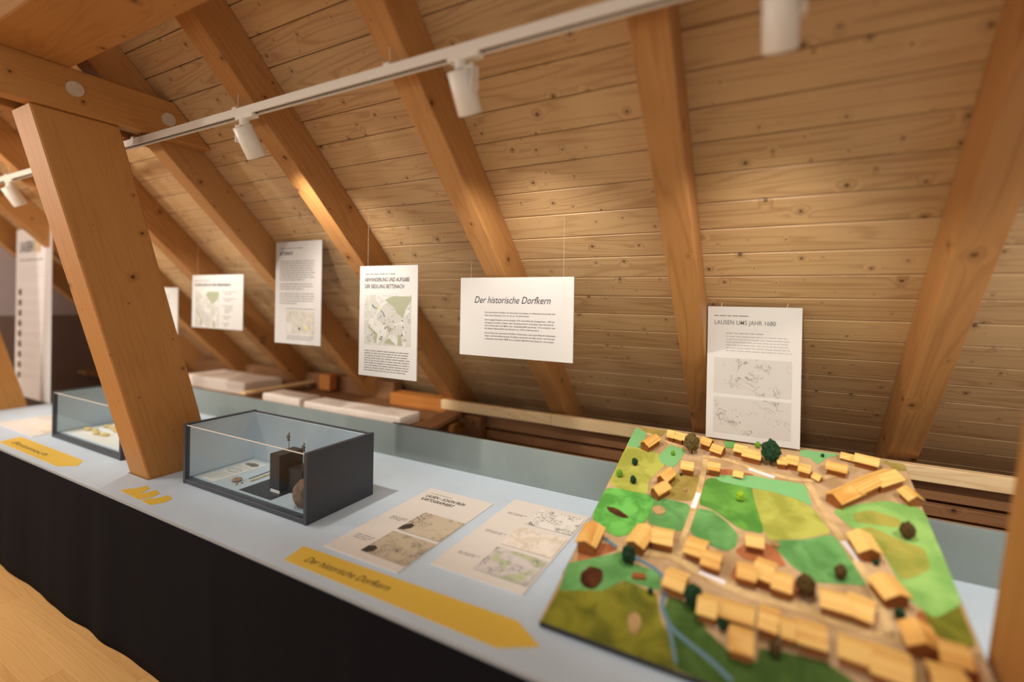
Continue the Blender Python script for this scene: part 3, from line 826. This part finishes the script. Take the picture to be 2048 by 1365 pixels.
def arrow(name, pts, lab, txt=None, z=.7012):
    c = Vector((sum(p[0] for p in pts)/len(pts), sum(p[1] for p in pts)/len(pts)))
    r = empty(name, (c.x, c.y, .70), label=lab, cat='sign', group='yellow arrow signs on the table')
    obj('arrow', poly_bm([(p[0]-c.x, p[1]-c.y) for p in pts], .0002, .0012), M_YEL, r)
    if txt:
        s, x, y_, w_, cap, sh, rot = txt
        me = text_bm(s, 0, 0, w_, cap, .0016, sh, 0)
        R_ = Matrix.Rotation(rot, 4, 'Z')
        me.transform(Matrix.Translation((x-c.x, y_-c.y, 0)) @ R_)
        obj('lettering', me, M_INK, r)
arrow('arrow_sign', [(-1.556, 1.240), (-1.535, 1.141), (-.642, 1.141), (-.542, 1.203), (-.646, 1.268), (-1.5, 1.243)],
      'long yellow arrow lettered Der historische Dorfkern on the front edge of the table', ('Der historische Dorfkern', -1.466, 1.170, .385, .034, .3, .035))
arrow('arrow_sign', [(-4.345, 1.253), (-4.3, 1.138), (-3.44, 1.137), (-3.35, 1.195), (-3.437, 1.252)],
      'yellow arrow on the table in front of the far display case', ('Bettenach', -4.22, 1.172, .5, .03, .3, 0))
for i, (xa, lab) in enumerate(((-2.69, 'leftmost'), (-2.59, 'middle'), (-2.475, 'rightmost'))):
    y0 = 1.243-i*.004
    arrow('arrow_sign', [(xa-.03, y0), (xa+.03, y0-.012), (xa+.045, y0-.05), (xa+.02, y0-.098), (xa-.07, y0-.094), (xa-.062, y0-.06), (xa-.035, y0-.045)], lab+' of three small yellow arrow points in front of the wide strut')

# ---------------------------------------------------------------- display cases
def case(x0, lab):
    x1 = x0+.926; y0, y1 = 1.356, 1.735
    W_, D_ = x1-x0, y1-y0
    r = empty('display_case', (x0, y0, .70), label=lab, cat='display case', group='glass-topped display cases')
    obj('base', box_bm(.0205, W_-.0205, 0, D_, .0005, .022, .0015), M_CASE, r)
    obj('floor_lining', box_bm(.021, W_-.021, .035, D_-.016, .0225, .027), M_CASEIN, r)
    for xa in (0, W_-.02):
        e = obj('end_panel', box_bm(xa, xa+.02, -.002, D_+.002, .0005, .302, .0015), M_CASE, r)
        li = obj('lining', box_bm(.0202, .0222, .02, D_-.012, .03, .294) if xa == 0 else box_bm(W_-.0222, W_-.0202, .02, D_-.012, .03, .294), M_CASEIN, r)
    obj('back_panel', box_bm(.0205, W_-.0205, D_-.014, D_-.0045, .0225, .2895, .001), M_CASEIN, r)
    e = obj('back_outer', box_bm(.0205, W_-.0205, D_-.004, D_+.002, .0225, .298, .001), M_CASE, r)
    obj('front_pane', box_bm(.0205, W_-.0205, .004, .009, .0225, .290), M_GLASS, r)
    obj('top_pane', box_bm(.0205, W_-.0205, .004, D_-.016, .291, .296), M_GLASS, r)
    e = obj('pane_edge', box_bm(.0205, W_-.0205, .0030, .0060, .2925, .2965), M_LAMP, r); e['label'] = 'bright polished glass edge'
    return r
case(-2.611, 'dark grey display case with glass top nearest, holding black plinths and figurines')
case(-4.18, 'dark grey display case beyond the wide strut with pale finds on white ground')
CZ = .7272
# contents of the near case
o = wbox('plinth', -2.09, -2.02, 1.47, 1.60, CZ+.0022, .905, M_BLACK, (1, 0, 0), None, .001); tag(o, 'taller black plinth inside the near display case', 'plinth', 'black plinths')
o = wbox('plinth', -1.995, -1.90, 1.50, 1.62, CZ+.0022, .845, M_BLACK, (1, 0, 0), None, .001); tag(o, 'lower black plinth next to the taller one in the near case', 'plinth', 'black plinths')
o = wbox('acrylic_plate', -2.22, -1.985, 1.402, 1.63, CZ-.0001, .7292, M_BLACK, (1, 0, 0), None, .0005); tag(o, 'flat black plate in front of the tall plinth', 'plate')
o = wbox('caption_card', -2.075, -2.01, 1.464, 1.4665, .7275, .742, M_SHEET, (1, 0, 0), None, 0); tag(o, 'small pale caption card at the foot of the tall plinth', 'card')
def figurine(x, y_, z0, z1, lab):
    r = empty('figurine', (x, y_, z0), label=lab, cat='figurine', group='bronze figurines on pins')
    H_ = z1-z0
    obj('pin', tube_bm((0, 0, 0), (0, 0, H_-.03), .0013, 8), M_BRONZE, r)
    obj('foot', cyl_bm(.008, .002, 16), M_BRONZE, r)
    b = bmesh.new()
    def ell(c, s, rot=0):
        m = Matrix.Translation(c) @ Matrix.Rotation(rot, 4, 'Y') @ Matrix.Diagonal((*s, 1))
        bmesh.ops.create_icosphere(b, subdivisions=2, radius=1, matrix=m)
    ell((0, 0, H_-.02), (.005, .004, .011)); ell((.001, 0, H_-.004), (.0042, .004, .0048))
    ell((-.009, 0, H_-.016), (.009, .0026, .0026), .5); ell((.006, 0, H_-.022), (.007, .0025, .0025), -.7)
    ell((-.005, 0, H_-.034), (.003, .003, .010), .5); ell((.003, 0, H_-.034), (.0028, .0028, .008), -.4)
    ell((-.014, 0, H_-.026), (.003, .0026, .008), .2)
    obj('figure', b, M_BRONZE, r, smooth=True)
figurine(-2.055, 1.545, .905, .992, 'small bronze figurine on a long pin on the taller plinth')
figurine(-1.952, 1.55, .845, .955, 'small bronze figurine on a pin on the lower plinth')
b = bmesh.new(); bmesh.ops.create_icosphere(b, subdivisions=4, radius=1)
for v_ in b.verts:
    n_ = 1+.10*noise.noise(v_.co*2.1)+.04*noise.noise(v_.co*6)
    c = v_.co*n_; v_.co = (c.x*.05, c.y*.045, max(c.z, -.92)*.062)
o = obj('clay_stone', b, M_CLAYD, None, (-1.802, 1.435, CZ+.0575), smooth=True); tag(o, 'reddish brown rounded stone at the right end of the near case', 'stone')
P_CARD = print_mat('card_drawing', srgb(236, 228, 214), srgb(70, 64, 60), 40., 4, .3, 1.)
for i, lab in enumerate(('text card nearest the glass', 'middle card with a pale drawing', 'rear card with a dark drawing')):
    r = empty('picture_card', (-2.555, 1.402+i*.098, CZ), label=lab+' in the near display case', cat='card', group='cards in the near case')
    obj('card', box_bm(0, .135, 0, .094, 0, .0015), M_SHEET, r)
    if i == 0: obj('text_block', word_lines(.015, .12, .08, .011, 6, .004, .0018, .6, 80), M_PALEINK, r)
    else:
        b = bmesh.new(); rd = random.Random(i)
        pts = [(.067+.045*math.cos(a_*PI/7)*(1+.25*rd.random()), .046+.022*math.sin(a_*PI/7)*(.7+.6*rd.random())) for a_ in range(14)]
        if i == 2: obj('drawing', poly_bm(pts, .0015, .0019), M_GREYINK, r)
        else:
            for p, q in zip(pts, pts[1:]+pts[:1]): tube_bm((*p, .0016), (*q, .0016), .0012, 4, b)
            obj('drawing', b, M_GREYINK, r)
# whorl
b = bmesh.new(); ns, nt = 28, 12; R0, R1 = .015, .009; rr_ = []
for i in range(ns):
    a_ = 2*PI*i/ns
    rr_.append([b.verts.new(((R0+R1*math.cos(2*PI*j/nt))*math.cos(a_), (R0+R1*math.cos(2*PI*j/nt))*math.sin(a_), .008+.0078*math.sin(2*PI*j/nt))) for j in range(nt)])
for i in range(ns):
    for j in range(nt): b.faces.new((rr_[i][j], rr_[(i+1) % ns][j], rr_[(i+1) % ns][(j+1) % nt], rr_[i][(j+1) % nt]))
o = obj('spindle_whorl', b, M_CLAY, None, (-2.335, 1.463, CZ), smooth=True); tag(o, 'round tan clay ring with a centre hole in the near case', 'ring')
for i, (dx, dy) in enumerate(((.035, -.02), (.05, -.005), (.045, -.03))):
    b = bmesh.new(); bmesh.ops.create_icosphere(b, subdivisions=2, radius=.006, matrix=Matrix.Diagonal((1, .8, .7, 1)))
    for v_ in b.verts: v_.co *= 1+.25*noise.noise(v_.co*300+Vector((i, 0, 0)))
    o = obj('bead', b, M_CLAY, None, (-2.335+dx, 1.463+dy, CZ+.0042), smooth=True); tag(o, 'tiny clay bead in the small heap beside the clay ring', 'bead', 'beads beside the clay ring')
for i, (xa, ya, L_, w_) in enumerate(((-2.27, 1.49, .19, .004), (-2.31, 1.51, .17, .0025))):
    o = obj('bone_stick', tube_bm((0, 0, w_), (-.01, L_, w_), w_, 8), M_STRAW if i == 0 else M_GREYINK, None, (xa, ya, CZ))
    tag(o, ('thicker tan rod' if i == 0 else 'thin grey rod')+' lying left of the tall plinth', 'rod', 'rods in the near case')
# contents of the far case
M_LABELW = plain('white_mat_card', srgb(236, 234, 230), .6)
o = wbox('white_mat', -4.12, -3.30, 1.40, 1.70, CZ, .7295, M_LABELW, (1, 0, 0), None, 0); tag(o, 'white mat under the finds in the far display case', 'mat')
rd = random.Random(12)
for i in range(8):
    b = bmesh.new(); bmesh.ops.create_icosphere(b, subdivisions=2, radius=1)
    for v_ in b.verts:
        c = v_.co*(1+.3*noise.noise(v_.co*2+Vector((i*3, 0, 0)))); v_.co = (c.x*.038, c.y*.018, max(c.z, -.8)*.012)
    o = obj('pale_find', b, M_STRAW, None, (-4.05+.085*(i % 4)+.03*(i//4), 1.50+.09*(i//4)+rd.uniform(-.02, .02), .7295+.0096), (0, 0, rd.uniform(-.35, .35)), smooth=True)
    tag(o, 'pale straw-coloured fragment lying in the row inside the far display case', 'fragment', 'pale fragments in the far case')
# ---------------------------------------------------------------- village model
MU, MV, TH = -.578, 1.163, .021
ang = math.radians(15.925)
vm = empty('village_model', (MU, 1.272, .72), (ang, 0, 0), 'tilted landscape model of a village with little wooden houses and green fields', 'model')
U = lambda p: (p[0]-MU, p[1])
M_EARTH = felt('model_earth', srgb(208, 176, 136), srgb(190, 154, 114), 6.)
M_BASE = plain('model_base_edge', srgb(56, 54, 50), .7)
FM = {'mint': felt('mint_felt', srgb(128, 192, 126), srgb(146, 204, 138)), 'olive': felt('olive_felt', srgb(176, 168, 80), srgb(152, 160, 74)),
      'yellow': felt('yellow_felt', srgb(188, 190, 92), srgb(172, 172, 78)), 'bright': felt('bright_felt', srgb(116, 194, 92), srgb(92, 162, 72), 14.),
      'dry': felt('dry_felt', srgb(178, 156, 84), srgb(160, 138, 72)), 'grass': felt('grass_felt', srgb(118, 174, 104), srgb(98, 152, 86)),
      'mead': felt('meadow_felt', srgb(114, 170, 74), srgb(92, 150, 64)), 'pale': felt('pale_green_felt', srgb(156, 200, 112), srgb(138, 186, 102)),
      'dkol': felt('dark_olive_felt', srgb(146, 142, 48), srgb(112, 112, 40)), 'dark': felt('dark_green_felt', srgb(88, 116, 56), srgb(72, 98, 46)),
      'redd': felt('reddish_felt', srgb(186, 118, 76), srgb(170, 102, 62))}
FMAP = {'mint_corner': 'mint', 'olive_back': 'dry', 'olive_left': 'yellow', 'mint_square': 'mint', 'bright': 'bright', 'dry': 'dry', 'grass_mid': 'grass',
        'grass_lens': 'grass', 'mead': 'mead', 'mintband': 'mint', 'yellow': 'yellow', 'green_low': 'grass', 'right_mint': 'pale', 'right_yel': 'olive',
        'right_yel2': 'olive', 'back_mint': 'mint', 'back_green': 'grass', 'corner_olive': 'dry', 'yard_olive': 'dry', 'right_olive': 'dkol', 'bl_green': 'grass', 'bl_olive': 'dkol', 'dark': 'dark'}
obj('base_board', box_bm(0, 1.052, 0, MV, -TH, -.001, .001), M_BASE, vm)
obj('ground', box_bm(.002, 1.050, .002, MV-.002, -.001, .001), M_EARTH, vm)
for yy in (.25, .95):
    # wedge supports standing on the table under the tilted board
    hgt = yy*math.sin(ang)
    b = bmesh.new()
    ca, sa = math.cos(ang), math.sin(ang)
    def loc(Yw, Zw):
        dy, dz = Yw-1.272, Zw-.72
        return (dy*ca+dz*sa, -dy*sa+dz*ca)
    Yc = 1.272+yy*ca
    if Yc > 2.2: Yc = 2.18
    pts = [loc(Yc-.02, .7003), loc(Yc+.02, .7003)]
    zt = lambda Yw: .72+(Yw-1.272)*math.tan(ang)-TH/ca-.0008
    pts += [loc(Yc+.02, zt(Yc+.02)), loc(Yc-.02, zt(Yc-.02))]
    a1 = [b.verts.new((.1, p, q)) for p, q in pts]; a2 = [b.verts.new((.9, p, q)) for p, q in pts]
    b.faces.new(a1); b.faces.new(a2[::-1])
    for i in range(4): b.faces.new((a1[i], a2[i], a2[(i+1) % 4], a1[(i+1) % 4]))
    bmesh.ops.recalc_face_normals(b, faces=b.faces[:])
    obj('support', b, M_BASE, vm)
def smooth_poly(pts, sub=3):
    """Chaikin corner cutting for organic field edges"""
    for _ in range(2):
        out = []
        for i in range(len(pts)):
            a, c = Vector(pts[i]), Vector(pts[(i+1) % len(pts)])
            out += [a*.88+c*.12, a*.12+c*.88]
        pts = [(p.x, p.y) for p in out]
    return pts
for i, (k_, pts) in enumerate(FIELDS.items()):
    pts = [U(p) for p in pts]
    pts = [(min(max(a, .001), 1.051), min(max(c, .001), MV-.001)) for a, c in pts]
    z = .0018+.0003*(i % 5)
    obj('field', poly_bm(smooth_poly(pts) if k_ not in ('bl_olive', 'mint_corner', 'olive_back', 'bl_green', 'dark') else pts, .0008, z), FM[FMAP[k_]], vm)
for pts in ([(-.235, .86), (-.05, .87), (-.045, .92), (-.15, .93)], [(-.55, .24), (-.572, .33), (-.45, .37), (-.44, .345)], [(-.09, .47), (-.04, .55), (.03, .53), (.06, .45), (-.06, .44)],
            [(-.1, .345), (.08, .33), (.1, .41), (-.08, .42)], [(.36, .42), (.45, .38), (.45, .22), (.34, .22)]):
    obj('yard', poly_bm(smooth_poly([U(p) for p in pts]), .0008, .0015), FM['redd'], vm)
def strip_bm(pts, w_, z0, z1):
    P = [Vector(p) for p in pts]
    for _ in range(2):
        if len(P) > 2:
            o_ = [P[0]]
            for a, c in zip(P[:-1], P[1:]): o_ += [a*.75+c*.25, a*.25+c*.75]
            P = o_+[P[-1]]
    Lp, Rp = [], []
    for i, p in enumerate(P):
        d = (P[min(i+1, len(P)-1)]-P[max(i-1, 0)]).normalized(); n_ = Vector((-d.y, d.x))*w_/2
        Lp.append(p+n_); Rp.append(p-n_)
    b = bmesh.new()
    rows = [[b.verts.new((q.x, q.y, z)) for q, z in ((l_, z0), (l_, z1), (r_, z1), (r_, z0))] for l_, r_ in zip(Lp, Rp)]
    for a, c in zip(rows[:-1], rows[1:]):
        for j in range(3): b.faces.new((a[j], a[j+1], c[j+1], c[j]))
    b.faces.new(rows[0]); b.faces.new(rows[-1][::-1])
    bmesh.ops.recalc_face_normals(b, faces=b.faces[:])
    return b
M_ROAD = felt('road_sand', srgb(226, 194, 142), srgb(210, 174, 124), 12.)
M_WATER = plain('painted_water', srgb(100, 134, 152), .3, .5)
M_LABEL = plain('white_label', srgb(240, 236, 238), .6)
for k_, (pts, w_) in STRIPS.items():
    pts = [U(p) for p in pts]
    if k_.startswith('road'): obj('road', strip_bm(pts, w_, .001, .0038), M_ROAD, vm)
    elif k_.startswith('lab'): obj('street_label', strip_bm(pts, w_, .001, .0052), M_LABEL, vm)
    else: obj('stream', strip_bm(pts, w_, .001, .0034), M_WATER, vm)
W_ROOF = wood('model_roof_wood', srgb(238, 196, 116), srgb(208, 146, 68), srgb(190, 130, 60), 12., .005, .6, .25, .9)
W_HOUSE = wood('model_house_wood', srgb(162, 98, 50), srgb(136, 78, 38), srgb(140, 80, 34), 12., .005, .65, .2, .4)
hs = random.Random(9)
for (p, q, w_) in HOUSES:
    P, Qv = Vector(U(p)), Vector(U(q)); c = (P+Qv)/2; d = Qv-P; L_ = d.length+.006; w_ *= .82; a_ = math.atan2(d.y, d.x)
    small = w_ < .04
    wall, rise = (.014, .012) if small else (.032+hs.uniform(-.004, .004), .016+hs.uniform(-.002, .004))
    hw = w_/2; x_ = L_/2; e_ = .0045; tk = .0035
    c.y -= 0
    b = bmesh.new(); ins = .004
    prof = [(-hw+ins, 0), (hw-ins, 0), (hw-ins, wall), (0, wall+rise*(1-ins/hw)), (-hw+ins, wall)]
    A_ = [b.verts.new((-x_+e_, y_, z)) for y_, z in prof]; B_ = [b.verts.new((x_-e_, y_, z)) for y_, z in prof]
    b.faces.new(A_); b.faces.new(B_[::-1])
    for i in range(5): b.faces.new((A_[i], A_[(i+1) % 5], B_[(i+1) % 5], B_[i]))
    bmesh.ops.recalc_face_normals(b, faces=b.faces[:])
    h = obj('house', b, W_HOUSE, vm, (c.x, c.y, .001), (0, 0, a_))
    b = bmesh.new(); ov = .004; sl = rise/hw
    prof = [(-hw-ov, wall-ov*sl), (0, wall+rise), (hw+ov, wall-ov*sl), (hw+ov, wall-ov*sl+tk), (0, wall+rise+tk), (-hw-ov, wall-ov*sl+tk)]
    A_ = [b.verts.new((-x_, y_, z)) for y_, z in prof]; B_ = [b.verts.new((x_, y_, z)) for y_, z in prof]
    b.faces.new(A_); b.faces.new(B_[::-1])
    for i in range(6): b.faces.new((A_[i], A_[(i+1) % 6], B_[(i+1) % 6], B_[i]))
    bmesh.ops.recalc_face_normals(b, faces=b.faces[:])
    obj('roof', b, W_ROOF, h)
TM = {'dark': plain('dark_tree_foam', srgb(44, 72, 48), .95, .1, 0, .4, 120.), 'light': plain('light_tree_foam', srgb(116, 168, 50), .95, .1, 0, .3, 120.),
      'ball_olive': plain('olive_tree_foam', srgb(108, 92, 58), .95, .1, 0, .4, 120.), 'ball_dark': plain('big_tree_foam', srgb(44, 74, 50), .95, .1, 0, .4, 120.),
      'lime': plain('lime_tree_foam', srgb(160, 200, 52), .95, .1, 0, .3, 120.), 'brown': plain('brown_tree_foam', srgb(96, 76, 44), .95, .1, 0, .4, 120.)}
M_TRUNK = plain('tree_trunk', srgb(84, 60, 40), .9)
for i, (k_, p, s_) in enumerate(TREES):
    x_, y_ = U(p); y_ = min(y_, 1.125); b = bmesh.new(); ball = k_.startswith('ball')
    bmesh.ops.create_icosphere(b, subdivisions=3, radius=1)
    for v_ in b.verts:
        c = v_.co*(1+.35*noise.noise(v_.co*2.6+Vector((i*5, 0, 0)))+.12*noise.noise(v_.co*7))
        v_.co = (c.x*.5*s_*.8, c.y*.5*s_*.8, c.z*.5*s_*(1. if ball else 1.1)+s_*(.75 if ball else .6))
    t = obj('tree', b, TM[k_], vm, (x_, y_, .001), (-ang*.0, 0, 0))
    obj('trunk', tube_bm((0, 0, 0), (0, 0, s_*.55), max(.0014, s_*.04), 8), M_TRUNK, t)
M_SOIL = felt('soil_patch', srgb(96, 56, 34), srgb(74, 42, 26), 20.)
M_TAN = felt('tan_patch', srgb(190, 156, 108), srgb(170, 136, 90), 20.)
def blob(name, cx, cy, rx, ry, rot, z, mat, seed):
    x_, y_ = U((cx, cy)); pts = []
    for i in range(22):
        a_ = 2*PI*i/22; k2 = 1+.22*noise.noise(Vector((math.cos(a_)*1.6, math.sin(a_)*1.6, seed)))
        px, py = rx*k2*math.cos(a_), ry*k2*math.sin(a_)
        pts.append((x_+px*math.cos(rot)-py*math.sin(rot), y_+px*math.sin(rot)+py*math.cos(rot)))
    obj(name, poly_bm(pts, .001, z), mat, vm)
blob('soil_patch', -.484, .2, .034, .042, 0, .007, M_SOIL, 1)
blob('soil_patch', -.492, .52, .045, .013, -.35, .007, M_SOIL, 2)
blob('garden_patch', -.323, .094, .019, .034, .2, .006, M_TAN, 3)
blob('garden_patch', -.353, .583, .022, .026, .5, .006, M_TAN, 4)
blob('stone_heap', -.282, .734, .008, .010, 0, .008, M_TAN, 5)
blob('stone_heap', .029, .54, .012, .012, 0, .008, M_TAN, 6)
o = obj('bench', box_bm(-.02, .02, -.01, .01, 0, .012, .002), W_HOUSE, vm, (U((-.348, .255))[0], .255, .001), (0, 0, .25))
